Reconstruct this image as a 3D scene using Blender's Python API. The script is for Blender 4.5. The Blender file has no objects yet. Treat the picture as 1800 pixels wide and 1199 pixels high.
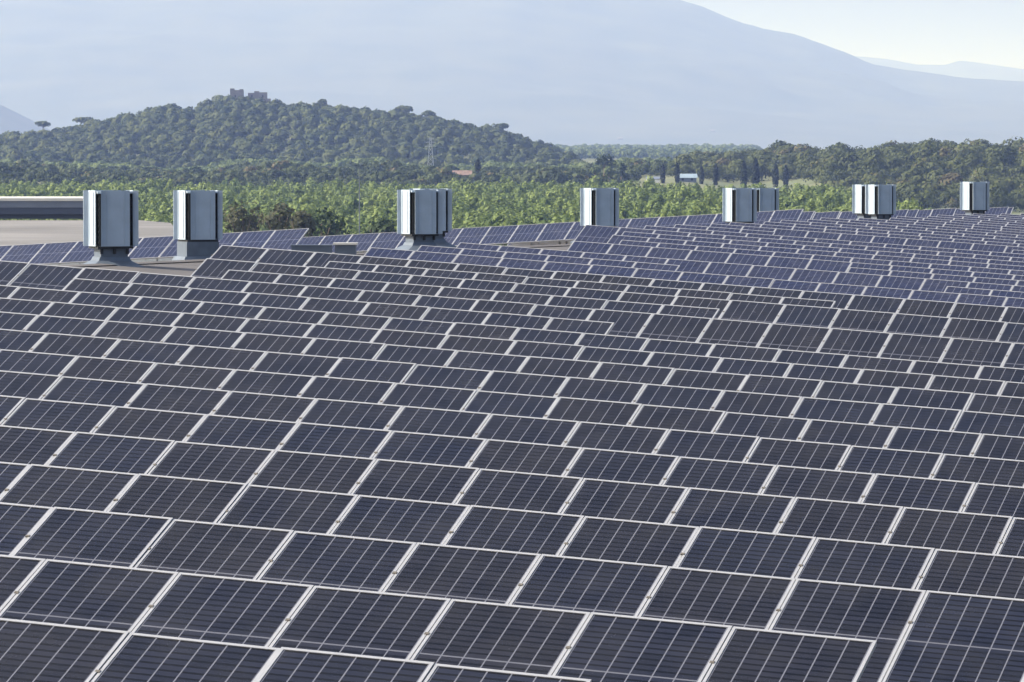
import bpy, math, random
import numpy as np
from mathutils import Vector, Matrix, noise
R = math.radians
rnd = random.Random(7)
scene = bpy.context.scene
C = scene.collection

# ------------------------------------------------------------------ camera
F = 8600.0            # focal length in pixels of the 1800 px wide picture
PITCH = math.atan((600 - 270) / F)
cam_d = bpy.data.cameras.new('camera')
cam_d.sensor_width = 36.0
cam_d.lens = F / 1800 * 36.0
cam_d.clip_start = 1.0
cam_d.clip_end = 120000
cam = bpy.data.objects.new('camera', cam_d)
C.objects.link(cam)
cam.location = (0, 0, 0)
cam.rotation_euler = (math.pi / 2 - PITCH, 0, 0)
scene.camera = cam

# ------------------------------------------------------------------ light
SUN = Vector((-0.80, -0.02, 0.62)).normalized()
SUN_EL = math.asin(SUN.z)
w = bpy.data.worlds.new('World')
scene.world = w
w.use_nodes = True
nt = w.node_tree
sky = nt.nodes.new('ShaderNodeTexSky')
sky.sky_type = 'NISHITA'
sky.sun_disc = False
sky.sun_elevation = SUN_EL
sky.sun_rotation = math.atan2(SUN.x, SUN.y)
sky.altitude = 100
sky.dust_density = 6.0
sky.air_density = 0.9
sky.ozone_density = 1.0
bg = nt.nodes['Background']
bg.inputs['Strength'].default_value = 0.15
nt.links.new(sky.outputs[0], bg.inputs[0])
sd = bpy.data.lights.new('sun', 'SUN')
sd.energy = 5.0
sd.angle = R(0.5)
sd.color = (1.0, 0.965, 0.925)
so = bpy.data.objects.new('sun', sd)
C.objects.link(so)
so.rotation_euler = SUN.to_track_quat('Z', 'Y').to_euler()
scene.view_settings.view_transform = 'Standard'
scene.view_settings.look = 'None'
scene.view_settings.exposure = 0.75
scene.view_settings.gamma = 1.0
scene.render.engine = 'CYCLES'
scene.cycles.volume_bounces = 0
scene.cycles.max_bounces = 6

HAZE_DENSITY = 9.0e-5
HAZE_COLOR = (0.32, 0.465, 1.0)

# ------------------------------------------------------------------ helpers
def tag(o, label=None, cat=None, group=None, kind=None):
    if label: o['label'] = label
    if cat: o['category'] = cat
    if group: o['group'] = group
    if kind: o['kind'] = kind
    return o

def empty(name, loc, rz=0):
    o = bpy.data.objects.new(name, None)
    C.objects.link(o)
    o.location = loc
    o.rotation_euler = (0, 0, rz)
    o.empty_display_size = 0.2
    return o

def link(name, me, parent=None):
    o = bpy.data.objects.new(name, me)
    C.objects.link(o)
    if parent is not None: o.parent = parent
    return o

def copy_tree(o, parent=None):
    c = o.copy()
    C.objects.link(c)
    c.parent = parent
    for ch in list(o.children): copy_tree(ch, c)
    return c

class MB:
    """collects boxes and prisms, links them as one mesh"""
    def __init__(s): s.v = []; s.f = []
    def poly(s, pts, faces):
        b = len(s.v); s.v += [tuple(p) for p in pts]; s.f += [tuple(i + b for i in f) for f in faces]
    def box(s, x0, x1, y0, y1, z0, z1, M=None):
        p = [Vector(q) for q in ((x0,y0,z0),(x1,y0,z0),(x1,y1,z0),(x0,y1,z0),(x0,y0,z1),(x1,y0,z1),(x1,y1,z1),(x0,y1,z1))]
        if M is not None: p = [M @ q for q in p]
        s.poly(p, [(0,3,2,1),(4,5,6,7),(0,1,5,4),(1,2,6,5),(2,3,7,6),(3,0,4,7)])
    def frustum(s, a, b, z0, z1):
        p = [(-a,-a,z0),(a,-a,z0),(a,a,z0),(-a,a,z0),(-b,-b,z1),(b,-b,z1),(b,b,z1),(-b,b,z1)]
        s.poly(p, [(0,3,2,1),(4,5,6,7),(0,1,5,4),(1,2,6,5),(2,3,7,6),(3,0,4,7)])
    def bar(s, a, b, r, n=6, r2=None):
        a = Vector(a); b = Vector(b); d = (b - a).normalized(); r2 = r if r2 is None else r2
        u = d.orthogonal().normalized(); v = d.cross(u)
        p = [a + (u*math.cos(2*math.pi*i/n) + v*math.sin(2*math.pi*i/n))*r for i in range(n)]
        p += [b + (u*math.cos(2*math.pi*i/n) + v*math.sin(2*math.pi*i/n))*r2 for i in range(n)]
        f = [(i, (i+1) % n, (i+1) % n + n, i+n) for i in range(n)]
        f += [tuple(range(n-1, -1, -1)), tuple(range(n, 2*n))]
        s.poly(p, f)
    def mesh(s, name, mats):
        me = bpy.data.meshes.new(name)
        me.from_pydata(s.v, [], s.f)
        for m in (mats if isinstance(mats, (list, tuple)) else [mats]): me.materials.append(m)
        me.update()
        return me
    def build(s, name, mats, parent=None): return link(name, s.mesh(name, mats), parent)

def np_mesh(name, verts, quads, mats, tint=None, midx=None):
    me = bpy.data.meshes.new(name)
    nv, nf = len(verts), len(quads)
    me.vertices.add(nv); me.vertices.foreach_set('co', np.ascontiguousarray(verts, dtype=np.float32).ravel())
    me.loops.add(nf*4); me.loops.foreach_set('vertex_index', np.ascontiguousarray(quads, dtype=np.int32).ravel())
    me.polygons.add(nf)
    me.polygons.foreach_set('loop_start', np.arange(0, nf*4, 4, dtype=np.int32))
    me.polygons.foreach_set('loop_total', np.full(nf, 4, dtype=np.int32))
    if midx is not None: me.polygons.foreach_set('material_index', np.asarray(midx, dtype=np.int32))
    for m in mats: me.materials.append(m)
    if tint is not None:
        a = me.attributes.new('tint', 'FLOAT', 'FACE'); a.data.foreach_set('value', np.asarray(tint, dtype=np.float32))
    me.update(); me.validate()
    return me

# ------------------------------------------------------------------ materials
def mat(name, col, rough=0.6, metal=0.0, noise_amt=0.0, scale=5.0, spec=0.5, bump=0.0):
    m = bpy.data.materials.new(name); m.use_nodes = True
    t = m.node_tree; b = t.nodes['Principled BSDF']
    b.inputs['Base Color'].default_value = (*col, 1)
    b.inputs['Roughness'].default_value = rough
    b.inputs['Metallic'].default_value = metal
    b.inputs['Specular IOR Level'].default_value = spec
    if noise_amt:
        tc = t.nodes.new('ShaderNodeTexCoord'); n = t.nodes.new('ShaderNodeTexNoise')
        n.inputs['Scale'].default_value = scale; n.inputs['Detail'].default_value = 6
        t.links.new(tc.outputs['Object'], n.inputs['Vector'])
        r = t.nodes.new('ShaderNodeMapRange')
        r.inputs['From Min'].default_value = 0.3; r.inputs['From Max'].default_value = 0.7
        r.inputs['To Min'].default_value = 1 - noise_amt; r.inputs['To Max'].default_value = 1 + noise_amt
        t.links.new(n.outputs[0], r.inputs[0])
        mx = t.nodes.new('ShaderNodeVectorMath'); mx.operation = 'SCALE'
        mx.inputs[0].default_value = col
        t.links.new(r.outputs[0], mx.inputs['Scale']); t.links.new(mx.outputs[0], b.inputs['Base Color'])
        if bump:
            bp = t.nodes.new('ShaderNodeBump'); bp.inputs['Distance'].default_value = bump
            t.links.new(n.outputs[0], bp.inputs['Height']); t.links.new(bp.outputs[0], b.inputs['Normal'])
    return m

def math_node(t, op, a, b=None, c=None):
    n = t.nodes.new('ShaderNodeMath'); n.operation = op
    for i, v in enumerate((a, b, c)):
        if v is None: continue
        if isinstance(v, (int, float)): n.inputs[i].default_value = v
        else: t.links.new(v, n.inputs[i])
    return n.outputs[0]

PW, PL = 0.993, 1.66      # module width and length
FW = 0.022                # frame width
def cell_material(name, c1, c2, line, stripe):
    m = bpy.data.materials.new(name); m.use_nodes = True
    t = m.node_tree; b = t.nodes['Principled BSDF']; L = t.links
    uv = t.nodes.new('ShaderNodeUVMap'); uv.uv_map = 'UVMap'
    sx = t.nodes.new('ShaderNodeSeparateXYZ'); L.new(uv.outputs[0], sx.inputs[0])
    cw = (PW - 2*FW - 0.012) / 6
    u = math_node(t, 'DIVIDE', math_node(t, 'SUBTRACT', sx.outputs[0], FW + 0.006), cw)
    fu = math_node(t, 'ABSOLUTE', math_node(t, 'SUBTRACT', math_node(t, 'FRACT', u), 0.5))
    vline = math_node(t, 'GREATER_THAN', fu, 0.5 - 0.0048/cw)
    ch = (PL - 2*FW - 0.03) / 20
    v = math_node(t, 'DIVIDE', math_node(t, 'SUBTRACT', sx.outputs[1], FW + 0.015), ch)
    fv = math_node(t, 'ABSOLUTE', math_node(t, 'SUBTRACT', math_node(t, 'FRACT', v), 0.5))
    hs = math_node(t, 'GREATER_THAN', fv, 0.5 - 0.16)
    mid = math_node(t, 'LESS_THAN', math_node(t, 'ABSOLUTE', math_node(t, 'SUBTRACT', sx.outputs[1], PL/2)), 0.010)
    # module to module colour difference
    oi = t.nodes.new('ShaderNodeObjectInfo')
    at = t.nodes.new('ShaderNodeAttribute'); at.attribute_name = 'tint'
    rv = math_node(t, 'FRACT', math_node(t, 'ADD', oi.outputs['Random'], at.outputs['Fac']))
    mixc = t.nodes.new('ShaderNodeMix'); mixc.data_type = 'RGBA'
    mixc.inputs[6].default_value = (*c1, 1); mixc.inputs[7].default_value = (*c2, 1)
    L.new(rv, mixc.inputs[0])
    # a little cell to cell difference
    wn = t.nodes.new('ShaderNodeTexWhiteNoise'); wn.noise_dimensions = '3D'
    cb = t.nodes.new('ShaderNodeCombineXYZ')
    L.new(math_node(t, 'FLOOR', u), cb.inputs[0]); L.new(math_node(t, 'FLOOR', math_node(t, 'MULTIPLY', v, 0.5)), cb.inputs[1]); L.new(rv, cb.inputs[2])
    L.new(cb.outputs[0], wn.inputs['Vector'])
    vr = t.nodes.new('ShaderNodeMapRange'); vr.inputs['To Min'].default_value = 0.82; vr.inputs['To Max'].default_value = 1.18
    L.new(wn.outputs[0], vr.inputs[0])
    sc = t.nodes.new('ShaderNodeVectorMath'); sc.operation = 'SCALE'
    L.new(mixc.outputs[2], sc.inputs[0]); L.new(vr.outputs[0], sc.inputs['Scale'])
    def over(base, fac, col):
        n = t.nodes.new('ShaderNodeMix'); n.data_type = 'RGBA'
        L.new(fac, n.inputs[0]); L.new(base, n.inputs[6]); n.inputs[7].default_value = (*col, 1)
        return n.outputs[2]
    k = over(sc.outputs[0], math_node(t, 'MULTIPLY', hs, 0.9), stripe)
    k = over(k, mid, tuple(x*0.8 for x in line))
    k = over(k, vline, line)
    # dust, thicker toward the lower edge, and a few streaks
    tc = t.nodes.new('ShaderNodeTexCoord')
    nz = t.nodes.new('ShaderNodeTexNoise'); nz.noise_dimensions = '4D'; nz.inputs['Scale'].default_value = 2.2; nz.inputs['Detail'].default_value = 7
    L.new(uv.outputs[0], nz.inputs['Vector']); L.new(math_node(t, 'MULTIPLY', rv, 50.0), nz.inputs['W'])
    dr = t.nodes.new('ShaderNodeMapRange'); dr.inputs['From Min'].default_value = 0.35; dr.inputs['From Max'].default_value = 0.8
    dr.inputs['To Min'].default_value = 0.0; dr.inputs['To Max'].default_value = 0.05
    L.new(nz.outputs[0], dr.inputs[0])
    k = over(k, dr.outputs[0], (0.22, 0.21, 0.19))
    vo = t.nodes.new('ShaderNodeTexVoronoi'); vo.voronoi_dimensions = '4D'; vo.inputs['Scale'].default_value = 2.4
    L.new(uv.outputs[0], vo.inputs['Vector']); L.new(math_node(t, 'MULTIPLY', rv, 90.0), vo.inputs['W'])
    sv = t.nodes.new('ShaderNodeSeparateColor'); L.new(vo.outputs['Color'], sv.inputs[0])
    spot = math_node(t, 'MULTIPLY', math_node(t, 'LESS_THAN', vo.outputs['Distance'], math_node(t, 'MULTIPLY', nz.outputs[0], 0.13)), math_node(t, 'GREATER_THAN', sv.outputs[0], 0.86))
    k = over(k, math_node(t, 'MULTIPLY', spot, 0.5), (0.30, 0.29, 0.26))
    L.new(k, b.inputs['Base Color'])
    rr = t.nodes.new('ShaderNodeMapRange'); rr.inputs['To Min'].default_value = 0.16; rr.inputs['To Max'].default_value = 0.34
    L.new(nz.outputs[0], rr.inputs[0]); L.new(rr.outputs[0], b.inputs['Roughness'])
    b.inputs['Specular IOR Level'].default_value = 0.13
    return m

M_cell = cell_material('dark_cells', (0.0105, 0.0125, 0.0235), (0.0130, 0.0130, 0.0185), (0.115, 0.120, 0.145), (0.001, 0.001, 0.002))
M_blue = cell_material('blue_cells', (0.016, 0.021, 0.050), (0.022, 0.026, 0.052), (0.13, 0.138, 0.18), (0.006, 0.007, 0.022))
M_frame = mat('aluminium_frame', (0.37, 0.375, 0.385), 0.42, 0.35, 0.06, 9)
M_back = mat('white_backsheet', (0.6, 0.6, 0.6), 0.6)
M_clamp = mat('dark_clamp', (0.11, 0.10, 0.085), 0.7, 0.2)
M_rack = mat('galvanised_rack', (0.42, 0.43, 0.44), 0.45, 0.6, 0.08, 12)
M_roof = mat('roof_membrane', (0.078, 0.073, 0.074), 0.85, 0, 0.18, 0.7)
M_wallb = mat('warehouse_cladding', (0.45, 0.46, 0.47), 0.6, 0.2, 0.06, 0.5)
M_vent = mat('vent_sheet_metal', (0.35, 0.42, 0.49), 0.52, 0.2, 0.07, 3)
M_flash = mat('roof_flashing', (0.095, 0.12, 0.155), 0.55, 0.2, 0.15, 4)
M_dark = mat('dark_louvre_and_shade', (0.012, 0.014, 0.016), 0.7)
M_beige = mat('gravel_roof', (0.135, 0.132, 0.13), 0.9, 0, 0.3, 0.09)
M_clad = mat('blue_grey_cladding', (0.14, 0.165, 0.21), 0.5, 0.2, 0.1, 0.6)
M_cladd = mat('dark_blue_cladding', (0.05, 0.065, 0.10), 0.5, 0.2, 0.1, 0.6)
M_cap = mat('parapet_cap', (0.52, 0.51, 0.47), 0.6, 0.1, 0.1, 0.8)
M_stone = mat('castle_stone', (0.16, 0.15, 0.14), 0.9, 0, 0.2, 0.4)
M_white = mat('white_render', (0.8, 0.79, 0.76), 0.8, 0, 0.05, 0.4)
M_tile = mat('red_roof_tile', (0.16, 0.11, 0.09), 0.85, 0, 0.2, 0.8)
M_paleroof = mat('pale_sheet_roof', (0.18, 0.24, 0.30), 0.7, 0.0, 0.1, 0.3)
M_glass = mat('window_glass', (0.03, 0.04, 0.05), 0.1)
M_bark = mat('bark', (0.12, 0.09, 0.07), 0.9, 0, 0.2, 3)
M_steel = mat('galvanised_steel', (0.45, 0.47, 0.48), 0.5, 0.5)

def foliage(name, c_dark, c_light, extra=None):
    m = bpy.data.materials.new(name); m.use_nodes = True
    t = m.node_tree; b = t.nodes['Principled BSDF']; L = t.links
    at = t.nodes.new('ShaderNodeAttribute'); at.attribute_name = 'tint'
    cr = t.nodes.new('ShaderNodeValToRGB')
    cr.color_ramp.elements[0].color = (*c_dark, 1); cr.color_ramp.elements[1].color = (*c_light, 1)
    if extra:
        e = cr.color_ramp.elements.new(0.93); e.color = (*c_light, 1)
        cr.color_ramp.elements[-1].color = (*extra, 1)
    oi = t.nodes.new('ShaderNodeObjectInfo')
    f = math_node(t, 'ADD', at.outputs['Fac'], math_node(t, 'MULTIPLY', math_node(t, 'SUBTRACT', oi.outputs['Random'], 0.5), 0.25))
    L.new(f, cr.inputs[0]); L.new(cr.outputs[0], b.inputs['Base Color'])
    b.inputs['Roughness'].default_value = 0.75; b.inputs['Specular IOR Level'].default_value = 0.2
    tr = t.nodes.new('ShaderNodeBsdfTranslucent'); L.new(cr.outputs[0], tr.inputs[0])
    mx = t.nodes.new('ShaderNodeMixShader'); mx.inputs[0].default_value = 0.3
    L.new(b.outputs[0], mx.inputs[1]); L.new(tr.outputs[0], mx.inputs[2])
    L.new(mx.outputs[0], t.nodes['Material Output'].inputs['Surface'])
    return m
M_poplar = foliage('light_green_leaves', (0.06, 0.10, 0.025), (0.22, 0.275, 0.085))
M_pine = foliage('pine_needles', (0.03, 0.05, 0.022), (0.105, 0.125, 0.045), (0.13, 0.115, 0.055))
M_pine2 = foliage('near_pine_needles', (0.018, 0.03, 0.013), (0.08, 0.098, 0.032), (0.10, 0.09, 0.042))
M_scrub = foliage('scrub_leaves', (0.02, 0.034, 0.016), (0.07, 0.092, 0.035), (0.125, 0.11, 0.055))
M_meadow = foliage('field_tree_leaves', (0.07, 0.105, 0.04), (0.15, 0.19, 0.075))
M_brown = foliage('olive_brown_leaves', (0.03, 0.036, 0.018), (0.098, 0.098, 0.052))
M_cyp = foliage('cypress_leaves', (0.006, 0.012, 0.008), (0.018, 0.03, 0.015))
M_deep = foliage('deep_green_leaves', (0.012, 0.026, 0.014), (0.05, 0.075, 0.03))

def terrain_material(name, c1, c2, scale):
    m = mat(name, c1, 0.95)
    t = m.node_tree; b = t.nodes['Principled BSDF']
    tc = t.nodes.new('ShaderNodeTexCoord'); n = t.nodes.new('ShaderNodeTexNoise')
    n.inputs['Scale'].default_value = scale; n.inputs['Detail'].default_value = 8
    t.links.new(tc.outputs['Object'], n.inputs['Vector'])
    cr = t.nodes.new('ShaderNodeValToRGB')
    cr.color_ramp.elements[0].position = 0.35; cr.color_ramp.elements[0].color = (*c1, 1)
    cr.color_ramp.elements[1].position = 0.65; cr.color_ramp.elements[1].color = (*c2, 1)
    t.links.new(n.outputs[0], cr.inputs[0]); t.links.new(cr.outputs[0], b.inputs['Base Color'])
    return m
M_ground = terrain_material('dry_grass_ground', (0.075, 0.095, 0.04), (0.135, 0.14, 0.07), 0.01)
M_mount = terrain_material('wooded_mountain', (0.025, 0.038, 0.026), (0.052, 0.062, 0.042), 0.004)

# ------------------------------------------------------------------ the terrain
def P(u, Y, y): return Vector(((u - 900) / F * Y, Y, -(y - 270) * Y / F))   # world point seen in direction (u, y) at depth Y
vy = np.array([300, 850, 1600, 1700, 2300, 3500, 4500, 6000, 14000, 18500.])
vz = np.array([-22, -20, -17, -11.2, -9, -6, -3.5, 3.5, 13, 20.])
lu = np.array([-900,-400,-100,0,100,180,230,260,300,345,380,430,500,560,640,700,760,820,880,940,975,1010,1040.])
ly = np.array([290,262,244,238,232,212,203,194,186,192,176,172,181,186,192,197,207,217,229,250,262,276,300.])
ru = np.array([1150,1190,1230,1290,1330,1370,1400,1470,1530,1600,1700,1800,2000,2500,3200.])
ry = np.array([300,278,268,264,259,251,257,253,257,256,255,249,243,235,260.])
def sstep0(t): return t*t*(3-2*t)
def sstep(t): t = np.clip(t, 0, 1); return t*t*(3-2*t)
def valley(Y): return np.interp(Y, vy, vz)
def H(u, Y):
    u = np.asarray(u, float); Y = np.asarray(Y, float)
    h = valley(Y)
    wv = np.clip((Y-1620)/150, 0, 1)*np.clip((2500-Y)/200, 0, 1)
    h = h + wv*(1.1*np.sin(u*0.011+1.7) + 0.8*np.sin(u*0.027+Y*0.004))
    Yr = 2900.; zr = (270 - np.interp(u, lu, ly)) * Yr / F - 6.0
    p = np.where(Y < Yr, sstep((Y - 2330)/(Yr - 2330))**0.8, 1 - sstep((Y - Yr)/650))
    h = h + np.maximum(zr - valley(Yr), 0) * p
    Yr = 2050.; zr = (270 - np.interp(u, ru, ry)) * Yr / F - 7.0
    y0 = 1740 - 300*sstep((u - 1380)/120)
    p = np.where(Y < Yr, sstep((Y - y0)/(Yr - y0))**0.8, 1 - sstep((Y - Yr)/600))
    h = h + np.maximum(zr - valley(Yr), 0) * p
    return h
us = np.linspace(-2400, 4200, 221); Ys = np.concatenate([np.linspace(420, 3600, 120), np.linspace(3700, 18500, 70)])
UU, YY = np.meshgrid(us, Ys)
ZZ = H(UU, YY)
vv = np.stack([(UU-900)/F*YY, YY, ZZ], -1).reshape(-1, 3)
nu = len(us); ii, jj = np.meshgrid(np.arange(len(Ys)-1), np.arange(nu-1), indexing='ij')
q = np.stack([ii*nu+jj, ii*nu+jj+1, (ii+1)*nu+jj+1, (ii+1)*nu+jj], -1).reshape(-1, 4)
tag(link('hills', np_mesh('hills', vv, q, [M_ground])), kind='structure')
g = MB(); g.poly([(-44000,-3000,-22.3),(44000,-3000,-22.3),(44000,61000,-22.3),(-44000,61000,-22.3)], [(0,1,2,3)])
tag(g.build('ground', M_ground), kind='structure')

def mountain(name, Yr, Y0, su, sy, u0, u1, amp, seed):
    us = np.linspace(u0, u1, 340); T = np.linspace(0, 1.35, 70)
    V = []
    for t in T:
        Y = Y0 + (Yr - Y0)*t
        for u in us:
            zr = (270 - np.interp(u, su, sy)) * Yr / F
            X = (u-900)/F*Yr
            X2 = X*(0.9 + 0.1*Y/Yr)
            z0 = valley(Y0)
            prof = (t**1.15) if t <= 1 else 1 - (t-1)*1.6
            n = noise.fractal(Vector((X/2000 + seed, Y/2000, 0.3)), 0.9, 2.1, 7)
            n2 = noise.fractal(Vector((X/400 + seed, Y/700, 0.9)), 0.9, 2.1, 4)
            z = z0 - 5 + (zr - z0 + 5)*prof + n*amp*math.sin(min(t,1)*math.pi) + n2*amp*0.22*min(1, t*2)
            V.append((X2, Y, z))
    n = len(us); ii, jj = np.meshgrid(np.arange(len(T)-1), np.arange(n-1), indexing='ij')
    q = np.stack([ii*n+jj, ii*n+jj+1, (ii+1)*n+jj+1, (ii+1)*n+jj], -1).reshape(-1, 4)
    o = link(name, np_mesh(name, np.array(V), q, [M_mount])); tag(o, kind='structure')
    for p in o.data.polygons: p.use_smooth = True
    from mathutils.bvhtree import BVHTree
    return BVHTree.FromPolygons([Vector(v) for v in V], [tuple(int(k) for k in f) for f in q])
mount_tree = mountain('mountain', 20000, 14000, [-2500,-400,0,500,900,1000,1210,1300,1345,1395,1450,1490,1540,1580,1640,1720,1800,2200,3500],
         [30,-50,-70,-75,-70,-55,2,36,52,62,80,95,117,126,132,137,143,170,240], -2500, 3500, 75, 3.1)
mountain('distant_mountain', 33000, 27000, [900,1400,1530,1560,1610,1660,1685,1730,1800,1900,2300,3500],
         [60,90,102,105,114,114,107,113,122,128,150,200], 700, 3500, 20, 8.2)
mountain('foothill', 11400, 9600, [-2500,-600,-200,0,60,110,160,260], [150,120,150,183,213,240,262,290], -2500, 260, 8, 5.5)

# ------------------------------------------------------------------ foliage
def leaf_quads(centres, normals, size, rng):
    n = len(centres)
    a = np.cross(normals, rng.normal(size=(n, 3))); a /= np.linalg.norm(a, axis=1, keepdims=True) + 1e-9
    b = np.cross(normals, a)
    s = (size * (0.6 + 0.8*rng.random(n)))[:, None]
    c = centres
    k1 = 0.7 + 0.6*rng.random((n, 1)); k2 = 0.7 + 0.6*rng.random((n, 1))
    return np.stack([c - a*s*k1, c - b*s*k2*0.8, c + a*s, c + b*s*0.8], 1).reshape(-1, 3)

def crown(n, rx, rz, size, seed, lobes=9, flat=False, lobe_r=0.45, nr=0.45, tn=0.5):
    """leaf clumps spread over several lobes; returns verts and tint"""
    rng = np.random.default_rng(seed)
    lc = rng.normal(size=(lobes, 3)); lc /= np.linalg.norm(lc, axis=1, keepdims=True)
    lc *= (rng.random((lobes, 1))**0.4) * 0.62
    lc[:, 2] = np.abs(lc[:, 2])*0.95 - 0.25 if not flat else lc[:, 2]*0.4
    lr = lobe_r*(0.75 + 0.5*rng.random(lobes)); lt = rng.random(lobes)
    k = rng.integers(0, lobes, n)
    d = rng.normal(size=(n, 3)); d /= np.linalg.norm(d, axis=1, keepdims=True)
    d[:, 2] = np.where(rng.random(n) < 0.6, np.abs(d[:, 2]), d[:, 2])
    c = lc[k] + d*(lr[k]*(0.75 + 0.35*rng.random(n)))[:, None]
    nrm = d*0.7 + c*0.6 + rng.normal(size=(n, 3))*nr; nrm /= np.linalg.norm(nrm, axis=1, keepdims=True)
    c = c*np.array([rx, rx, rz])
    tint = np.clip((1-tn)*lt[k] + tn*rng.random(n), 0, 1)
    return leaf_quads(c, nrm, size, rng).astype(np.float32), tint

def spindle(n, r, h, size, seed):
    rng = np.random.default_rng(seed)
    z = rng.random(n)**0.9; ang = rng.random(n)*2*math.pi
    rad = r*np.sin(np.pi*(0.12 + 0.88*z))**0.55*(0.85 + 0.3*rng.random(n))
    c = np.stack([rad*np.cos(ang), rad*np.sin(ang), z*h], 1)
    nrm = np.stack([np.cos(ang), np.sin(ang), 0.5+0*z], 1) + rng.normal(size=(n, 3))*0.35
    nrm /= np.linalg.norm(nrm, axis=1, keepdims=True)
    return leaf_quads(c, nrm, size, rng).astype(np.float32), rng.random(n)

def crown_mesh(name, data, m):
    v, t = data
    return np_mesh(name, v, np.arange(len(v)).reshape(-1, 4), [m], t)

def wood(name, pts, protos, m, seed, smin=0.75, smax=1.3, nscale=30.0, namp=0.25, tv=0.6):
    """merges many crowns into one mesh"""
    rng = np.random.default_rng(seed)
    pts = np.asarray(pts); n = len(pts)
    which = rng.integers(0, len(protos), n); V = []; T = []
    fld = np.array([noise.noise(Vector((p[0]/nscale, p[1]/nscale, seed))) for p in pts])
    pts = np.concatenate([pts, fld[:, None]], 1)
    for k, (pv, pt) in enumerate(protos):
        s = pts[which == k]; c = len(s)
        if not c: continue
        a = rng.random(c)*2*math.pi; sc = (smin + (smax-smin)*rng.random(c)**1.3)*(1 + namp*s[:, 3])
        ca, sa = (np.cos(a)*sc)[:, None], (np.sin(a)*sc)[:, None]
        x = pv[None, :, 0]*ca - pv[None, :, 1]*sa + s[:, 0:1]
        y = pv[None, :, 0]*sa + pv[None, :, 1]*ca + s[:, 1:2]
        z = pv[None, :, 2]*(sc*(0.85+0.3*rng.random(c)))[:, None] + s[:, 2:3]
        V.append(np.stack([x, y, z], -1).reshape(-1, 3))
        T.append(np.clip(pt[None, :]*(1-tv) + rng.random((c, 1))*tv + 0.25*s[:, 3:4], 0, 1).ravel())
    V = np.concatenate(V); T = np.concatenate(T)
    return link(name, np_mesh(name, V, np.arange(len(V)).reshape(-1, 4), [m], T))

def scatter(u0, u1, Y0, Y1, sp, seed, keep=None):
    """jittered grid in world metres between two sight lines"""
    rng = np.random.default_rng(seed); out = []
    Y = Y0
    while Y < Y1:
        x0, x1 = (u0-900)/F*Y, (u1-900)/F*Y
        n = max(1, int((x1-x0)/sp))
        X = x0 + (np.arange(n) + rng.random())*(x1-x0)/n + rng.normal(size=n)*sp*0.28
        yy = Y + rng.normal(size=n)*sp*0.3
        u = X/yy*F + 900
        z = H(u, yy)
        ok = np.ones(n, bool) if keep is None else keep(u, yy)
        out.append(np.stack([X, yy, z], -1)[ok]); Y += sp
    return np.concatenate(out)

# light green plantation beyond the warehouse
pop = [crown(190, 1.65, 3.3, 0.27, 20+i, 7, lobe_r=0.42, nr=0.35) for i in range(7)]
pop = [(v + np.array([0, 0, 4.6], np.float32), t) for v, t in pop]
pop_far = [(v[:len(v)//4//2*4], t[:len(v)//4//2]) for v, t in [crown(240, 1.75, 3.2, 0.33, 40+i, 6, lobe_r=0.42, nr=0.3) for i in range(5)]]
pop_far = [(v + np.array([0, 0, 4.6], np.float32), t) for v, t in pop_far]
near = scatter(200, 1560, 810, 870, 4.1, 1)
rest = scatter(-150, 1620, 874, 1590, 4.3, 2, lambda u, Y: ((u < 1500 + 60*np.sin(Y*0.02)) | (Y < 1150)) & ((Y < 1500) | (u < 1110)))
near2 = scatter(-150, 200, 1000, 1008, 4.4, 5)
def poplar_tree(i):
    v, t = pop[i]
    r = empty('plantation_tree', (0, 0, 0))
    o = link('crown', crown_mesh('plantation_crown', pop[i], M_poplar), r)
    m = MB(); m.bar((0,0,-0.3), (0,0,4.0), 0.14, 6, 0.08); m.bar((0,0,3), (0.8,0.3,4.9), 0.06, 5, 0.03); m.bar((0,0,3.2), (-0.7,-0.4,5.2), 0.06, 5, 0.03)
    m.build('trunk', M_bark, r)
    return r
protos = [poplar_tree(i) for i in range(5)]
near = near[near[:, 0]/near[:, 1]*F + 900 > 620] if False else near
rs = random.Random(3)
order = sorted(range(len(near)), key=lambda i: near[i][1])
for n, i in enumerate(order[:300]):
    x, y, z = near[i]
    o = protos[n] if n < 5 else copy_tree(protos[rs.randrange(5)])
    o.location = (x, y, z); o.rotation_euler = (0, 0, rs.random()*6.28)
    s = rs.uniform(0.8, 1.25); o.scale = (s, s, s*rs.uniform(0.9, 1.1))
    tag(o, 'light green tree in the plantation directly behind the panel covered roof', 'tree', 'front rows of trees in the light green plantation')
left_over = near[order[300:]]
tag(wood('plantation', np.concatenate([left_over, rest]), pop_far + pop[:2], M_poplar, 11), 'pale yellow green plantation of young trees stretching behind the vents', 'plantation', kind='stuff')

pine = [crown(260, 4.6, 3.8, 0.62, 60+i, 4, lobe_r=0.55, nr=0.2, tn=0.2) for i in range(6)]
pine = [(v + np.array([0, 0, 3.0], np.float32), t) for v, t in pine]
hill_pts = scatter(-180, 1010, 2340, 3020, 7.6, 3, lambda u, Y: (Y < 2960))
tag(wood('hill_wood', hill_pts, pine, M_pine, 12, 0.4, 1.3, 60, 0.35), 'dark green pine wood covering the castle hill', 'wood', kind='stuff')

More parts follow.
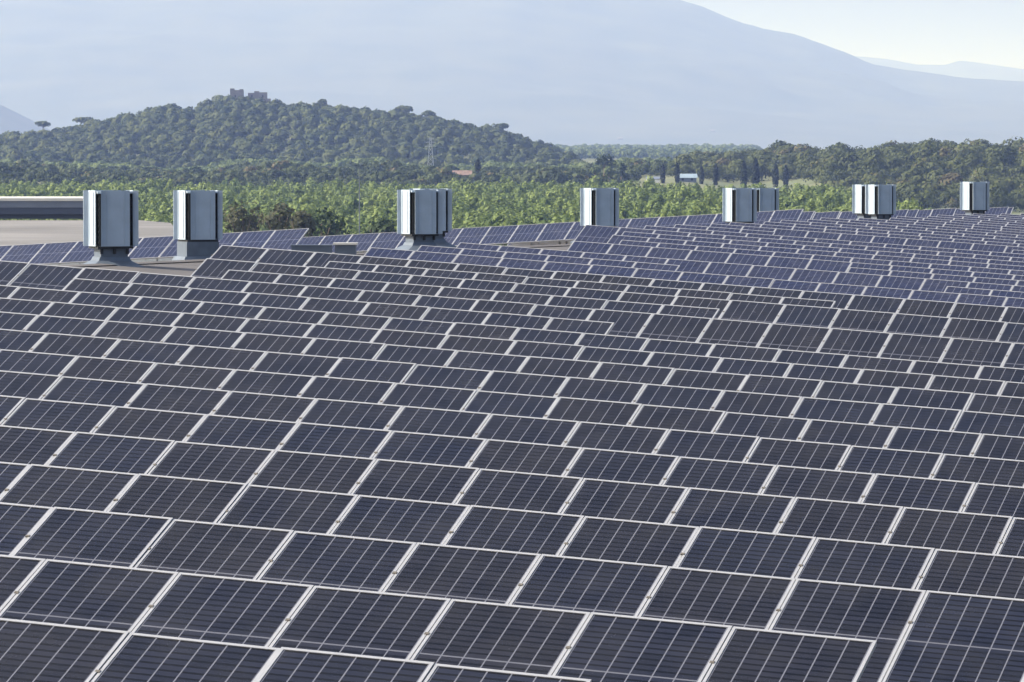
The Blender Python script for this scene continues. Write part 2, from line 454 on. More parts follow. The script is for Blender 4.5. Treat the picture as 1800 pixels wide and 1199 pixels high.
pine2 = [crown(420, 5.6, 4.6, 0.50, 80+i, 6, lobe_r=0.5, nr=0.25, tn=0.25) for i in range(6)]
pine2 = [(v + np.array([0, 0, 3.2], np.float32), t) for v, t in pine2]
rp = scatter(1200, 1980, 1450, 2120, 8.8, 4, lambda u, Y: (Y > 1795 - 345*sstep((u-1390)/120)))
tag(wood('ridge_wood', rp, pine2, M_pine2, 13, 0.5, 1.2, 50, 0.35), 'olive green pine wood on the low ridge at the right', 'wood', kind='stuff')

sc = [crown(170, 3.0, 2.3, 0.42, 100+i, 6, nr=0.25, tn=0.3) for i in range(5)]
sc = [(v + np.array([0, 0, 2.2], np.float32), t) for v, t in sc]
nz = lambda u, Y, s, k: np.array([noise.noise(Vector((a/s, b/60., k))) for a, b in zip(u, Y)])
bp = scatter(-150, 1210, 1600, 2060, 6.0, 6, lambda u, Y: (nz(u, Y, 90, 1.5) > -0.45) & ((u < 1120) | (Y > 1850)))
tag(wood('scrub_belt', bp, sc, M_scrub, 14, 0.45, 1.4, 35, 0.5), 'dark belt of scrub and oaks between plantation and castle hill', 'wood', kind='stuff')
mp = scatter(-150, 1180, 2080, 2330, 5.2, 7, lambda u, Y: (nz(u, Y, 70, 4.5) > -0.15))
tag(wood('meadow_wood', mp, [(v*np.float32(0.85), t) for v, t in sc], M_meadow, 15, 0.6, 1.6, 45, 0.5), 'pale green young wood along the foot of the castle hill', 'wood', kind='stuff')
fp = scatter(880, 1330, 3700, 5800, 13, 8)
tag(wood('far_wood', fp, [(v*np.float32(1.9), t) for v, t in sc], M_meadow, 16, 0.7, 1.2), 'hazy light green woods on the plain below the mountain', 'wood', kind='stuff')

def place_tree(name, u, ytop, Y, data, m, hgt, label, cat='tree', trunk_h=3.0, trunk_r=0.25, group=None, limbs=True):
    """hgt: height of the crown mesh's top above the tree's foot, before scaling"""
    ztop = -(ytop - 270)*Y/F
    X = (u-900)/F*Y; zg = float(H(u, Y))
    s = (ztop - zg)/hgt
    r = empty(name, (X, Y, zg)); r.scale = (s, s, s)
    link('crown', crown_mesh(name + '_crown', data, m), r)
    b = MB(); b.bar((0,0,-0.5), (0,0,trunk_h), trunk_r, 7, trunk_r*0.6)
    if limbs:
        for a in range(4):
            d = Vector((math.cos(a*1.7), math.sin(a*1.7), 0.8))
            b.bar((0,0,trunk_h*0.85), Vector((0,0,trunk_h*0.85)) + d*trunk_h*0.45, trunk_r*0.45, 5, trunk_r*0.2)
    b.build('trunk', M_bark, r)
    return tag(r, label, cat, group)

# umbrella pines standing out on the skyline of the castle hill
def umbrella(rx, rz, hh, seed, n=420):
    v, t = crown(n, rx, rz, 0.75, seed, 10, flat=True, lobe_r=0.5)
    return v + np.array([0, 0, hh], np.float32), t
for u, yt, wpx, sd_, lab in (
        (148, 206, 40, 1, 'tall umbrella pine standing clear on the left shoulder of the castle hill'),
        (76, 213, 30, 2, 'low umbrella pine at the far left of the castle hill skyline'),
        (712, 187, 32, 3, 'flat topped umbrella pine on the hill skyline right of the castle'),
        (752, 195, 27, 4, 'small umbrella pine just right of the flat topped one on the skyline'),
        (880, 217, 30, 5, 'umbrella pine where the castle hill starts to drop away'),
        (907, 236, 26, 6, 'umbrella pine lower down the right flank of the castle hill'),
        (566, 175, 16, 7, 'narrow dark treetop poking up from the middle of the hill skyline')):
    Y = 2905; zg = float(H(u, Y)); zt = -(yt-270)*Y/F; hh = zt - zg
    rx = wpx*Y/F/2*1.05
    rz = min(2.6, hh*0.3)
    d = umbrella(rx, rz, hh - rz*0.75, 200+sd_)
    r = empty('umbrella_pine', ((u-900)/F*Y, Y, zg))
    link('crown', crown_mesh('umbrella_crown', d, M_pine), r)
    b = MB(); b.bar((0,0,-0.5), (0.2,0,hh-rz*1.2), 0.35, 7, 0.25)
    for a in range(5): b.bar((0.2,0,hh-rz*1.6), (0.2+rx*0.5*math.cos(a*1.3), rx*0.5*math.sin(a*1.3), hh-rz*0.8), 0.14, 5, 0.07)
    b.build('trunk', M_bark, r)
    tag(r, lab, 'pine tree')

cyl = ['first cypress from the left in the row beside the pale roofed shed', 'second cypress from the left, close behind the pale roofed shed',
       'third cypress from the left, standing right of the pale roofed shed', 'fourth cypress from the left, before the foot of the wooded ridge',
       'tall fifth cypress from the left, rising over the double vent', 'sixth and tallest cypress of the row, above the double vent',
       'seventh cypress from the left, slim and dark', 'last cypress at the right end of the row']
for k, (u, yt) in enumerate(((1165,289),(1190,287),(1233,292),(1258,288),(1307,284),(1328,279),(1363,288),(1381,291))):
    place_tree('cypress', u, yt, 1702+3*(k % 2), spindle(520, 0.9, 7.4, 0.30, 300+k), M_cyp, 7.4, cyl[k], 'cypress', 1.0, 0.2, 'row of cypresses', False)

for u, yt, Y, sz, m, sd_, lab in (
        (428, 350, 600, (3.4, 4.2), M_brown, 1, 'brownish olive tree just right of the second vent, behind the roof edge'),
        (492, 344, 610, (3.8, 4.6), M_brown, 2, 'rounded brownish tree rising behind the roof between second and third vents'),
        (566, 352, 590, (4.0, 4.8), M_deep, 3, 'dark leafy tree behind the roof edge left of the lighting mast'),
        (668, 372, 590, (2.6, 3.2), M_deep, 4, 'small dark tree between lighting mast and third vent'),
        (530, 362, 560, (2.4, 3.0), M_brown, 5, 'low brown bush wedged between the rounded tree and the dark tree'),
        (1062, 268, 1730, (4.6, 4.4), M_deep, 6, 'broad dark tree above the fourth vent against the pale plain'),
        (1092, 282, 1715, (2.4, 4.8), M_deep, 7, 'cone shaped dark tree right of the broad dark one'),
        (1046, 288, 1708, (2.1, 3.4), M_meadow, 8, 'pale upright tree above the fourth vent, in front of the broad dark one'),
        (1070, 290, 1705, (2.0, 3.4), M_meadow, 9, 'pale upright tree between broad dark tree and cone shaped tree'),
        (840, 278, 1735, (1.3, 4.4), M_cyp, 10, 'slim dark tree standing right of the red roofed farmhouse'),
        (1372, 246, 2048, (4.6, 4.0), M_deep, 11, 'dark domed tree, highest on the left end of the wooded ridge'),
        (1475, 249, 2048, (4.6, 3.6), M_deep, 12, 'second dark domed tree on the ridge skyline'),
        (343, 290, 1790, (3.6, 3.4), M_deep, 13, 'dark round tree in the scrub belt above the second vent')):
    rx, rz = sz; zt = -(yt-270)*Y/F; zg = float(H(u, Y)); hh = zt - zg
    v, t = crown(int(520 if Y < 1000 else 330), rx, rz, 0.26 if Y < 1000 else 0.45, 400+sd_, 13, lobe_r=0.42)
    v = v + np.array([0, 0, hh - rz*0.72], np.float32)
    r = empty('broadleaf_tree', ((u-900)/F*Y, Y, zg))
    link('crown', crown_mesh('tree_crown', (v, t), m), r)
    b = MB(); top = hh - rz*0.6
    b.bar((0,0,-0.5), (0,0,top), 0.3, 8, 0.15)
    for a in range(5): b.bar((0,0,top*0.7), (rx*0.6*math.cos(a*1.3), rx*0.6*math.sin(a*1.3), top), 0.12, 5, 0.05)
    b.build('trunk', M_bark, r)
    tag(r, lab, 'tree')

# ------------------------------------------------------------------ far buildings
def house(name, u0, u1, yt, Y, depth, wall_m, roof_m, label, roof_over=0.3, rise=1.2):
    X0, X1 = (u0-900)/F*Y, (u1-900)/F*Y; zg = float(H((u0+u1)/2, Y)); zt = -(yt-270)*Y/F
    r = empty(name, ((X0+X1)/2, Y, zg)); hw = (X1-X0)/2; hz = zt - zg - rise
    b = MB(); b.box(-hw, hw, 0, depth, -0.5, hz); b.build('wall', wall_m, r)
    b = MB(); o = roof_over
    b.poly([(-hw-o,-o,hz),(hw+o,-o,hz),(hw+o,depth+o,hz),(-hw-o,depth+o,hz),(-hw-o,depth/2,hz+rise),(hw+o,depth/2,hz+rise),
            (-hw-o,-o,hz-0.15),(hw+o,-o,hz-0.15),(hw+o,depth+o,hz-0.15),(-hw-o,depth+o,hz-0.15)],
           [(0,1,5,4),(2,3,4,5),(0,4,3),(1,2,5),(6,7,1,0),(7,8,2,1),(8,9,3,2),(9,6,0,3),(9,8,7,6)])
    b.build('roof', roof_m, r)
    n = max(1, int(hw*2/2.5))
    for k in range(n):
        x = -hw + (k+0.5)*2*hw/n
        b = MB(); b.box(x-0.4, x+0.4, -0.03, 0.0, hz*0.35, hz*0.35+1.0); b.build('window', M_glass, r)
    return tag(r, label, 'house')
house('farmhouse', 786, 828, 300, 1800, 7, M_stone, M_tile, 'long low farmhouse with a reddish tiled roof above the third vent', 0.4, 1.7)
house('house', 1137, 1160, 311, 1712, 6, M_white, M_clad, 'small white walled house left of the first cypress', 0.2, 0.8)
house('shed', 1192, 1224, 306, 1722, 8, M_clad, M_paleroof, 'low shed with a pale blue roof between second and third cypresses', 0.4, 1.4)
for u, y, wpx, lab in ((1090,246,9,'tiny pale farm at the foot of the mountain, left'), (1252,232,8,'tiny pale house on the lower mountain slope, right')):
    hit = mount_tree.ray_cast(Vector((0, 0, 0)), P(u, 1000, y).normalized())[0]
    if hit is None: continue
    pt = hit; Y = pt.y; r = empty('distant_farm', pt); ww = wpx*Y/F
    b = MB(); b.box(-ww/2, ww/2, 0, 14, -14, 3.2); b.build('wall', M_stone, r)
    b = MB(); b.poly([(-ww/2-.5,-.5,3.2),(ww/2+.5,-.5,3.2),(ww/2+.5,14.5,3.2),(-ww/2-.5,14.5,3.2),(-ww/2,7,6),(ww/2,7,6)],[(0,1,5,4),(2,3,4,5),(0,4,3),(1,2,5),(3,2,1,0)])
    b.build('roof', M_stone, r)
    tag(r, lab, 'farmhouse')

# castle ruin on the hill top
Y = 2895; zg = float(H(430, Y)); cr_ = empty('castle_ruin', ((430-900)/F*Y, Y, zg))
px = Y/F
def cx(u): return (u-430)*px
def cz(y): return -(y-270)*px - zg
b = MB(); x0, x1 = cx(405), cx(428); t = cz(159)
b.box(x0, x1, 0, 7, -1, t)
b.box(x0, x0+(x1-x0)*0.3, 0, 7, t, t+0.9); b.box(x0+(x1-x0)*0.72, x1, 0, 3, t, t+0.5)
b.build('tower', M_stone, cr_)
b = MB()
for (a, c, y) in ((428.5,436,172),(436.2,447,164),(447.2,456,161),(456.2,470,163),(470.2,476,174)): b.box(cx(a), cx(c), 1.0, 2.6, -1, cz(y))
b.build('curtain_wall', M_stone, cr_)
for a in (413, 442, 461):
    b = MB(); b.box(cx(a), cx(a)+0.8, (-0.05 if a < 430 else 0.95), (0 if a < 430 else 1.0), cz(172), cz(172)+1.4); b.build('window', M_dark, cr_)
tag(cr_, 'ruined stone castle with a square tower on top of the wooded hill', 'castle')

# electricity pylon
Y = 2250; r = empty('pylon', ((757-900)/F*Y, Y, float(H(757, Y)))); h = -(243-270)*Y/F - r.location.z
b = MB()
for sx in (-1, 1):
    for sy in (-1, 1): b.bar((sx*1.7, sy*1.7, 0), (sx*0.35, sy*0.35, h), 0.12, 4)
for k in range(8):
    z0, z1 = h*k/8, h*(k+1)/8; w0, w1 = 1.7-1.35*k/8, 1.7-1.35*(k+1)/8
    for sy in (-1, 1):
        b.bar((-w0, sy*w0, z0), (w1, sy*w1, z1), 0.07, 4); b.bar((w0, sy*w0, z0), (-w1, sy*w1, z1), 0.07, 4)
        b.bar((sy*w0, -w0, z0), (sy*w1, w1, z1), 0.07, 4)
b.build('mast', M_steel, r)
for z, l in ((0.78, 2.6), (0.88, 2.2), (0.97, 1.6)):
    b = MB(); b.bar((-l, 0, h*z), (l, 0, h*z), 0.12, 4); b.bar((-l, 0, h*z), (0, 0, h*z+0.9), 0.07, 4); b.bar((l, 0, h*z), (0, 0, h*z+0.9), 0.07, 4)
    b.build('crossarm', M_steel, r)
tag(r, 'grey lattice electricity pylon in front of the castle hill', 'pylon')

# lighting mast
Y = 520; r = empty('lighting_mast', ((632-900)/F*Y, Y, float(H(632, Y)))); h = -(292-270)*Y/F - r.location.z
b = MB(); b.bar((0,0,-0.3), (0,0,h), 0.09, 8, 0.05); b.build('pole', M_flash, r)
b = MB(); b.box(-0.4, 0.4, -0.04, 0.04, h-0.06, h+0.02); b.build('crossbar', M_flash, r)
for x in (-0.32, 0.32):
    b = MB(); b.box(x-0.15, x+0.15, -0.3, -0.06, h-0.05, h+0.12); b.build('lamp', M_cladd, r)
tag(r, 'thin pale lighting mast rising from the trees left of the third vent', 'lamp post')

# neighbouring flat roofed hall at the left
hz = -5.0
hall = empty('neighbouring_hall', ((0-900)/F*320, 320, -22))
def hp(u, Y, z): return ((u-900)/F*Y - hall.location.x, Y - 320, z + 22)
b = MB(); base = [hp(-900,262,hz), hp(335,262,hz), hp(300,352,hz), hp(246,366,hz), hp(-900,366,hz)]
low = [(x, y, 0) for x, y, z in base]
b.poly(base + low, [(0,1,2,3,4)]); b.build('roof', M_beige, hall)
b = MB(); b.poly([(x, y, z-0.02) for x, y, z in base] + low, [(i, i+5, (i+1) % 5 + 5, (i+1) % 5) for i in range(5)]); b.build('wall', M_wallb, hall)
b = MB(); c0 = hp(-900,366.2,0)[0]; c1 = hp(196,366.2,0)[0]; zt = 22-(350-270)*366/F
b.box(c0, c1, 46.4, 60, 17.1, zt-1.15); b.build('clerestory', M_cladd, hall)
b = MB(); b.box(c0, c1+0.25, 46.05, 60.2, zt-1.15, zt-0.66); b.build('gutter', M_cladd, hall)
b = MB(); b.box(c0, c1+0.3, 45.95, 60.3, zt-0.655, zt-0.16); b.build('fascia', M_clad, hall)
b = MB(); b.box(c0, c1+0.4, 45.8, 60.5, zt-0.155, zt+0.05); b.build('roof_cap', M_cap, hall)
for k in range(16):
    x = c1 - 1.2 - k*2.6; b = MB(); b.box(x, x+1.5, 46.33, 46.395, 17.7, 18.5); b.build('window', M_glass, hall)
tag(hall, 'neighbouring hall with a beige flat roof and a dark blue raised rear wall', 'building')

# ------------------------------------------------------------------ the warehouse roof
AX, AY, AZ = -0.068, 0.01336, -3.547          # plane through the panel tops, right slope
BX, BY, BZ = 0.0539, -0.0226, 1.32            # left slope
DROP = 0.86
def ridge_x(Y): return 0.295*Y - 39.9
def zright(X, Y): return AX*X + AY*Y + AZ - DROP
def zleft(X, Y): return BX*X + BY*Y + BZ - DROP
wh = empty('warehouse', (0, 120, -22))
def wl(X, Y, z): return (X, Y-120, z+22)
Yn, Yf = 14.0, 236.0
b = MB()
rn, rf = (ridge_x(Yn), Yn), (ridge_x(Yf), Yf)
zz = lambda X, Y: min(zright(X, Y), zleft(X, Y))
RX = 62; LX = 46
def strip(side):
    pts = []; n = 24
    for i in range(n+1):
        Y = Yn + (Yf-Yn)*i/n; rx = ridge_x(Y)
        ox = rx + (RX if side > 0 else -LX); f = zright if side > 0 else zleft
        yo = Y - 0.295*(ox-rx)          # eaves line squared off against the ridge
        zr = min(zright(rx, Y), zleft(rx, Y))
        pts += [wl(rx, Y, f(rx, Y)), wl(ox, yo, f(ox, yo))]
    fs = [((2*i, 2*i+2, 2*i+3, 2*i+1) if side < 0 else (2*i, 2*i+1, 2*i+3, 2*i+2)) for i in range(n)]
    return pts, fs
pr, fr = strip(1); pl, fl = strip(-1)
b.poly(pr, fr); b.poly(pl, fl); b.build('roof', M_roof, wh)
b = MB()
outline = [pr[0], pr[1]] + [pr[2*i+1] for i in range(1, 25)] + [pr[48]] + [pl[49]] + [pl[2*i+1] for i in range(23, -1, -1)]
n = len(outline)
b.poly([(x, y, z-0.02) for x, y, z in outline] + [(x, y, 0) for x, y, z in outline], [(i, (i+1) % n, (i+1) % n + n, i+n) for i in range(n)])
b.build('wall', M_wallb, wh)
b = MB()
for i in range(24):
    Y0, Y1 = Yn + (Yf-Yn)*i/24, Yn + (Yf-Yn)*(i+1)/24
    p = []
    for Y in (Y0, Y1):
        rx = ridge_x(Y); z = zright(rx, Y)
        p += [wl(rx-0.3, Y+0.09, z-0.016+0.02), wl(rx, Y, z+0.03), wl(rx+0.3, Y-0.09, z-0.02+0.02)]
    b.poly(p, [(0,1,4,3),(1,2,5,4)])
b.build('ridge_cap', M_roof, wh)
tag(wh, 'huge low pitched warehouse roof carrying all the rows of solar panels', 'warehouse')

# ------------------------------------------------------------------ solar panels
D = Vector((0.95698776, -0.28185648, -0.06878486)); U = Vector((0.2875537, 0.88993833, 0.35400938))
N = D.cross(U).normalized()
DL = Vector((0.957, -0.282, 0.058)).normalized()
UL = (U - DL*U.dot(DL)).normalized(); NL = DL.cross(UL).normalized()
TH = 0.035
def frame_mb(fw=FW):
    b = MB()
    w_, l_, f, t_ = PW, PL, fw, TH
    o = [(0,0),(w_,0),(w_,l_),(0,l_)]; g = f*1.25; i = [(f,g),(w_-f,g),(w_-f,l_-g),(f,l_-g)]
    p = [(x,y,0) for x,y in o] + [(x,y,0) for x,y in i] + [(x,y,-t_) for x,y in o] + [(x,y,-t_) for x,y in i]
    fs = []
    for k in range(4):
        m = (k+1) % 4
        fs += [(k, m, m+4, k+4), (k+8, m+8, m, k), (k+4, m+4, m+12, k+12), (k+12, m+12, m+8, k+8)]
    b.poly(p, fs); return b
frame_me = frame_mb().mesh('panel_frame', M_frame)
FWB = 0.017
frame_blue = frame_mb(FWB).mesh('thin_panel_frame', M_frame)
def glass_mesh(m, fw=FW):
    f = fw - 0.001; z = -0.005; g = f*1.2
    me = bpy.data.meshes.new('panel_glass')
    me.from_pydata([(f,g,z),(PW-f,g,z),(PW-f,PL-g,z),(f,PL-g,z),(f,g,z-0.006),(PW-f,g,z-0.006),(PW-f,PL-g,z-0.006),(f,PL-g,z-0.006)], [],
                   [(0,1,2,3),(7,6,5,4),(0,4,5,1),(1,5,6,2),(2,6,7,3),(3,7,4,0)])
    uv = me.uv_layers.new(name='UVMap')
    for l in me.loops:
        c = me.vertices[l.vertex_index].co; uv.data[l.index].uv = (c.x, c.y)
    me.materials.append(m); me.materials.append(M_back); me.polygons[1].material_index = 1
    return me
glass_dark, glass_blue = glass_mesh(M_cell), glass_mesh(M_blue, FWB)
b = MB()
b.box(0.10, PW-0.10, 0.28, 0.32, -TH-0.04, -TH-0.001); b.box(0.10, PW-0.10, PL-0.34, PL-0.30, -TH-0.04, -TH-0.001)
rail_me = b.mesh('panel_rail', M_rack)
def leg_mesh(Dv, Uv, Nv):
    """rear leg, vertical in the world although the panel is tilted"""
    down = Vector((Dv.z, Uv.z, Nv.z)) * -1
    me = MB(); a = Vector((0.5, PL-0.32, -TH-0.041)); me.bar(a, a + down*0.62, 0.02, 6)
    a = Vector((0.5, 0.30, -TH-0.041)); me.bar(a, a + down*0.10, 0.02, 6)
    return me.mesh('panel_leg', M_rack)
leg_R, leg_L = leg_mesh(D, U, N), leg_mesh(DL, UL, NL)
b = MB(); b.box(-0.022, 0.010, PL*0.66, PL*0.66+0.028, -0.004, 0.006)
clamp_me = b.mesh('panel_clamp', M_clamp)

def make_panel(glass, leg):
    r = empty('solar_panel', (0, 0, 0))
    link('frame', frame_me if glass is glass_dark else frame_blue, r); link('cell_sheet', glass, r)
    link('clamp', clamp_me, r); link('mounting_rail', rail_me, r); link('leg', leg, r)
    return r
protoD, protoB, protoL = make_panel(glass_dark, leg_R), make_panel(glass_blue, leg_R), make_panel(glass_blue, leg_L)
used = {'D': False, 'B': False, 'L': False}
prot = {'D': protoD, 'B': protoB, 'L': protoL}
jit = random.Random(5)
def axes(kind): return (D, U, N) if kind != 'L' else (DL, UL, NL)
def panel_matrix(top, kind):
    """top: the top left corner of the panel (on the line along the row)"""
    d, u, n = axes(kind)
    org = top - u*PL + d*0.006
    M = Matrix((d, u, n)).transposed().to_4x4(); M.translation = org
    return M
def uproj(p):
    fw = p.y*math.cos(PITCH) - p.z*math.sin(PITCH); up = p.y*math.sin(PITCH) + p.z*math.cos(PITCH)
    return 900 + F*p.x/fw, 600 - F*up/fw
ORD = ['first','second','third','fourth','fifth','sixth','seventh','eighth','ninth','tenth','eleventh','twelfth','thirteenth','fourteenth',
       'fifteenth','sixteenth','seventeenth','eighteenth','nineteenth','twentieth']
def place_row(kind, s, Y, z, k0, k1, rowname, colour):
    d, u, n = axes(kind); cnt = 0
    for k in range(k0, k1):
        top = Vector((0, Y, z)) + d*(s + k)
        dz = jit.uniform(-0.004, 0.004)
        o = prot[kind] if not used[kind] else copy_tree(prot[kind])
        used[kind] = True
        M = panel_matrix(top + n*dz, kind) @ Matrix.Rotation(jit.uniform(-0.0016, 0.0016), 4, 'X') @ Matrix.Rotation(jit.uniform(-0.003, 0.003), 4, 'Y')
        o.matrix_world = M
        (x0, y0), (x1, y1) = uproj(top), uproj(top + d)
        if x1 < 6 or x0 > 1794 or y0 > 1199:   # only a sliver or nothing in the picture
            where = 'just outside the picture beside'; lab = colour + ' solar panel at the cut off end of ' + rowname
        else:
            cnt += 1; lab = colour + ' solar panel, ' + ORD[cnt-1] + ' from left in ' + rowname
        tag(o, lab, 'solar panel', 'solar panels on the near roof slope' if kind == 'D' else ('blue solar panels on the far roof' if kind == 'B' else 'blue solar panels on the slope behind the vents'))

rows = [
 (0, -2.495, 29.746, -3.156, -2, 3), (1, -3.438, 33.490, -3.098, -1, 6), (2, -3.766, 37.359, -3.042, -1, 9), (3, -4.365, 41.167, -2.995, -1, 10),
 (4, -4.312, 45.045, -2.931, -2, 10), (5, -5.261, 49.093, -2.891, -1, 12), (6, -5.235, 52.953, -2.838, -2, 12), (7, -5.426, 56.962, -2.792, -2, 13),
 (8, -6.257, 61.288, -2.740, -2, 14), (9, -6.763, 64.958, -2.673, -2, 15), (10, -6.938, 68.897, -2.627, -2, 16), (11, -7.886, 72.741, -2.581, -2, 17),
 (12, -6.340, 76.358, -2.504, -1, 8), (13, -6.579, 80.911, -2.459, -4, 17), (14, -5.258, 85.327, -2.421, 0, 9), (15, -5.898, 88.682, -2.343, 0, 17),
 (16, -3.680, 93.128, -2.320, 0, 10), (17, -6.091, 96.438, -2.252, 0, 18)]
for i, s, Y, z, k0, k1 in rows:
    rn_ = 'the ' + ORD[i] + ' row from the bottom'
    if i == 17: rn_ = 'the last row before the blue ones'
    place_row('D', s, Y, z, k0, k1, rn_, 'charcoal')
# the blue field behind: first row one panel at a time
bY0, bz0 = 105.052, -2.256
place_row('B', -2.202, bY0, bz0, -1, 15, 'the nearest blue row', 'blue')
# two rows of the slope falling away to the left behind the ridge, seen full height
def left_row(Y, x0, x1, name):
    z = BY*Y + BZ
    us_ = [uproj(Vector((0, Y, z)) + DL*(a*0.25)) for a in range(-160, 200)]
    ka = next(i for i, q_ in enumerate(us_) if q_[0] >= x0); kb = next(i for i, q_ in enumerate(us_) if q_[0] >= x1)
    sa = (-160 + ka)*0.25; nn = int(round(((-160+kb)*0.25 - sa)))
    place_row('L', sa, Y, z, 0, nn, name, 'blue')
left_row(136.8, -45, 500, 'row behind the first two vents')
left_row(167.6, 521, 1392, 'full height row behind the middle vents')

# all further blue panels, seen as thin slivers: one object
rngp = np.random.default_rng(9)
fr_v, fr_f = frame_mb(FWB).v, frame_mb(FWB).f
SV, SF, SM, SU, ST = [], [], [], [], []
def add_far(top, kind):
    M = panel_matrix(top, kind); base = len(SV)
    M = M @ Matrix.Rotation(rngp.normal()*0.002, 4, 'Y')
    for p in fr_v: SV.append(tuple(M @ Vector(p)))
    t_ = float(rngp.random())
    for f in fr_f: SF.append(tuple(x+base for x in f)); SM.append(0); SU.append(None); ST.append(t_)
    base = len(SV); f = FWB-0.001
    g = f*1.2; g4 = [(f,g,-0.005),(PW-f,g,-0.005),(PW-f,PL-g,-0.005),(f,PL-g,-0.005)]
    for p in g4: SV.append(tuple(M @ Vector(p)))
    SF.append((base,base+1,base+2,base+3)); SM.append(1); SU.append([(p[0],p[1]) for p in g4]); ST.append(t_)
    # rear leg under the panel
    a = M @ Vector((0.5, PL-0.32, -TH)); c = Vector((a.x, a.y, a.z-0.62)); base = len(SV)
    for q_ in (a, c):
        for e in ((-.02,-.02),(.02,-.02),(.02,.02),(-.02,.02)): SV.append((q_.x+e[0], q_.y+e[1], q_.z))
    for k in range(4): SF.append((base+k, base+(k+1) % 4, base+4+(k+1) % 4, base+4+k)); SM.append(2); SU.append(None); ST.append(t_)
starts = {1: 740, 2: 815, 4: 1012, 5: 1092, 6: 1066, 7: 1066, 8: 984}
holes = {3: (0, 1425), 1: (1190, 1590), 10: (1340, 1760)}
for j in range(1, 31):
    Y = bY0 + 3.936*j; z = AY*Y + AZ - 0.11
    ph = float(rngp.random())
    for k in range(-40, 60):
        top = Vector((0, Y, z)) + D*(ph + k)
        x, y = uproj(top); x2, _ = uproj(top + D)
        if x2 < -20 or x > 1880: continue
        if j in starts:
            if x < starts[j]-8: continue
        elif top.x < ridge_x(top.y) + 1.6: continue
        if j in holes and holes[j][0] < x < holes[j][1]: continue
        add_far(top, 'B')
for j in range(17, 31):
    Y = bY0 + 3.936*j; z = BY*Y + BZ
    ph = float(rngp.random())
    for k in range(-40, 60):
        top = Vector((0, Y, z)) + DL*(ph + k)
        x, y = uproj(top)
        if x < 900 or x > 1880 or top.x > ridge_x(top.y) - 2.2: continue
        add_far(top, 'L')
me = bpy.data.meshes.new('far_panel_field')
me.from_pydata(SV, [], SF)
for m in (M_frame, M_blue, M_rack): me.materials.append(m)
me.polygons.foreach_set('material_index', SM)
uvl = me.uv_layers.new(name='UVMap'); at = me.attributes.new('tint', 'FLOAT', 'FACE'); at.data.foreach_set('value', ST)
for p, u4 in zip(me.polygons, SU):
    if u4:
        for li, c in zip(p.loop_indices, u4): uvl.data[li].uv = c
me.update()
tag(link('far_solar_panels', me), 'dense field of blue solar panels receding to the right on the far roof', 'solar panels', kind='stuff')
print('far panels', sum(1 for s in SM if s == 1))

# ------------------------------------------------------------------ roof vents
def make_vent():
    r = empty('roof_vent', (0, 0, 0))
    S = 1.16
    # plates: origin at the bottom of the plates' level, z 0..1.17
    b = MB(); b.box(-0.29*S, 0.29*S, -0.29*S, 0.29*S, 0.0, 1.10)
    for k in range(9): z = 0.06 + k*0.115; b.box(-0.305*S, 0.305*S, -0.305*S, 0.305*S, z, z+0.03)
    b.build('louvre_core', M_dark, r)
    for k in range(4):
        Mr = Matrix.Rotation(k*math.pi/2, 4, 'Z')
        hw, d, t, fl = 0.262*S, 0.355*S, 0.012, 0.085*S
        pts = [(-hw-0.03*S, -d-fl), (-hw, -d), (-hw*0.35, -d-0.012), (hw*0.35, -d-0.012), (hw, -d)]
        inn = [(-hw-0.03*S+t, -d-fl+0.002), (-hw+t*0.6, -d+t), (-hw*0.35, -d), (hw*0.35, -d), (hw, -d+t)]
        P8 = [(x, y, 0.0) for x, y in pts] + [(x, y, 1.17) for x, y in pts]
        I8 = [(x, y, 0.0) for x, y in inn] + [(x, y, 1.17) for x, y in inn]
        allp = [Mr @ Vector(p) for p in P8 + I8]
        fs = []
        for a in range(4):
            fs += [(a, a+1, a+6, a+5), (a+11, a+10, a+15, a+16), (a+5, a+6, a+16, a+15), (a+1, a, a+10, a+11)]
        fs += [(0, 5, 15, 10), (9, 4, 14, 19)]
        b = MB(); b.poly(allp, fs)
        # stiffening ribs on the plate
        b.box(-0.17*S, -0.155*S, -d-0.020, -d-0.001, 0.03, 1.14, Mr); b.box(0.155*S, 0.17*S, -d-0.020, -d-0.001, 0.03, 1.14, Mr)
        b.build('deflector_plate', M_vent, r)
        b = MB(); b.box(-hw*0.9, hw*0.97, -d+0.013, -d+0.02, 0.02, 1.15, Mr); b.build('plate_inner_shade', M_dark, r)  # near-black sheet paints in the deep shade on the plate's inner face
    b = MB(); b.box(-0.33*S, 0.33*S, -0.33*S, 0.33*S, 1.105, 1.15); b.build('top_cap', M_vent, r)
    b = MB(); b.box(-0.33*S, 0.33*S, -0.33*S, 0.33*S, -0.05, -0.001); b.build('bottom_tray', M_dark, r)
    b = MB(); b.box(-0.25*S, 0.25*S, -0.25*S, 0.25*S, -0.22, -0.051)
    b.build('neck', M_flash, r)
    for x in (-0.24, 0.0, 0.24):
        b = MB(); b.box(x*S-0.03, x*S+0.03, -0.285*S, -0.2515*S, -0.16, -0.051); b.build('bracket', M_dark, r)
    b = MB(); b.frustum(0.30*S, 0.27*S, -0.30, -0.221); b.frustum(0.62*S, 0.30*S, -0.52, -0.301); b.box(-0.60*S, 0.60*S, -0.60*S, 0.60*S, -0.95, -0.521)
    b.build('skirt', M_flash, r)
    return r
ROT = R(21)
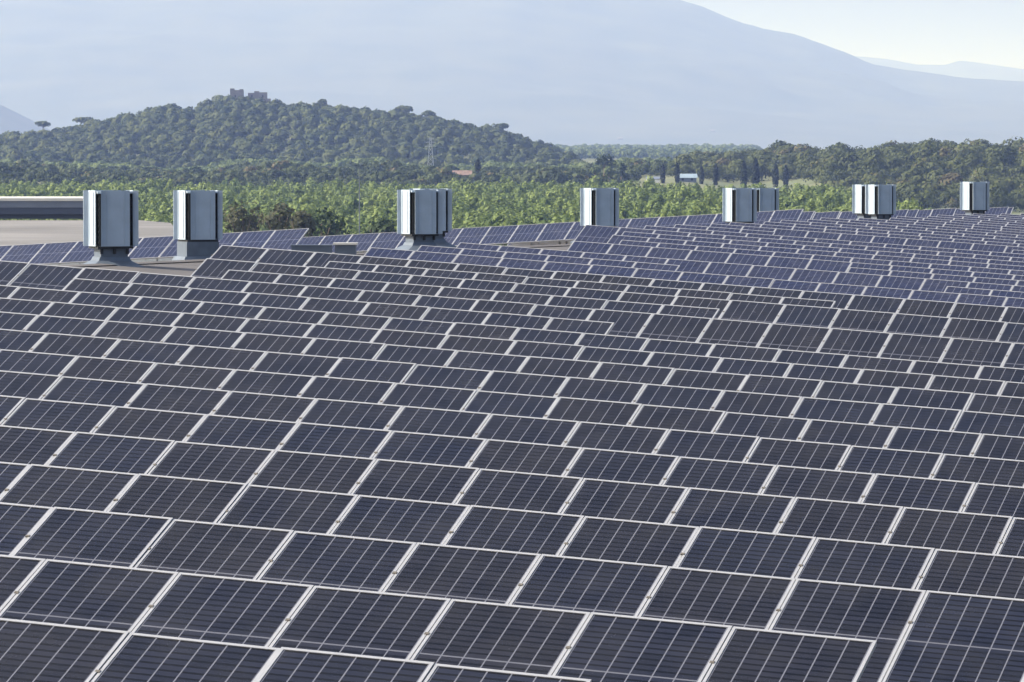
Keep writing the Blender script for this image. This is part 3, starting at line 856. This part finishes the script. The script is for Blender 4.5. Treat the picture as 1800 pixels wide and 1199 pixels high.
vents = [
 (195, 105.8, 335, 1.03, 'nearest roof vent at far left on a flared skirt, wide bright edged metal box'),
 (348, 112.0, 335, 0.96, 'second roof vent from the left on a square grey base'),
 (738, 127.0, 334, 0.98, 'front one of the pair of vents standing in the middle, third from the left'),
 (757, 133.0, 332, 0.98, 'vent half hidden behind the third vent from the left'),
 (1054, 145.5, 331, 0.96, 'single vent left of the cypresses, its base hidden by panels'),
 (1300, 163.0, 331, 0.95, 'front vent of the overlapping pair below the cypresses'),
 (1340, 168.5, 331, 0.95, 'rear vent of the overlapping pair below the cypresses'),
 (1524, 186.0, 325, 0.93, 'left and farther vent of the pair in front of the wooded ridge'),
 (1548, 181.0, 325, 0.93, 'right and nearer vent of the pair in front of the wooded ridge'),
 (1713, 199.5, 320, 0.98, 'rightmost and most distant vent, standing alone'),
]
v0 = make_vent()
for n, (u, Y, yt, sc_, lab) in enumerate(vents):
    o = v0 if n == 0 else copy_tree(v0)
    X = (u-900)/F*Y; zt = -(yt-270)*Y/F
    o.location = (X, Y, zt - 1.17*sc_); o.scale = (sc_, sc_, sc_); o.rotation_euler = (0, 0, ROT + R((n*7) % 5 - 2))
    tag(o, lab, 'roof vent', 'ventilators along the roof ridge')

second = [o for o in bpy.data.objects if o.get('label', '').startswith('second roof vent')][0]
for ch in second.children:
    if ch.name.startswith('neck'):
        b = MB(); b.box(-0.40, 0.40, -0.40, 0.40, -0.40, -0.051); ch.data = b.mesh('wide_neck', M_flash)
    if ch.name.startswith('skirt'):
        b = MB(); b.frustum(0.50, 0.45, -0.50, -0.401); b.frustum(0.85, 0.50, -0.66, -0.501); b.box(-0.83, 0.83, -0.83, 0.83, -1.0, -0.661); ch.data = b.mesh('wide_skirt', M_flash)
# small roof hatch and duct by the walkway
Y = 112; p = P(607, Y, 441); r = empty('roof_hatch', p)
b = MB(); b.box(-0.24, 0.24, 0, 0.5, -0.35, 0.13); b.build('curb', M_flash, r)
b = MB(); b.box(-0.28, 0.28, -0.04, 0.54, 0.131, 0.175); b.build('lid', M_cap, r)
tag(r, 'small blue grey roof hatch with a pale lid left of the middle vents', 'roof hatch')
p = P(552, Y, 441); r = MB(); r.box(-0.52, 0.40, 0, 0.35, -0.35, 0.11); r.box(-0.54, 0.42, -0.02, 0.37, 0.1105, 0.13)
o = r.build('cable_duct', M_flash); o.location = p
tag(o, 'low dark cable duct lying left of the roof hatch', 'duct')

# ------------------------------------------------------------------ haze
hz_m = bpy.data.materials.new('haze'); hz_m.use_nodes = True
t = hz_m.node_tree
for n_ in list(t.nodes):
    if n_.type == 'BSDF_PRINCIPLED': t.nodes.remove(n_)
pv = t.nodes.new('ShaderNodeVolumePrincipled')
pv.inputs['Color'].default_value = (*HAZE_COLOR, 1)
pv.inputs['Density'].default_value = HAZE_DENSITY
pv.inputs['Absorption Color'].default_value = (1, 1, 1, 1)
pv.inputs['Anisotropy'].default_value = 0.2
t.links.new(pv.outputs[0], t.nodes['Material Output'].inputs['Volume'])
b = MB(); b.box(-45000, 45000, -3100, 62000, -24.5, 1150)
tag(b.build('haze', hz_m), 'pale blue air haze over the plain', 'haze', kind='stuff')
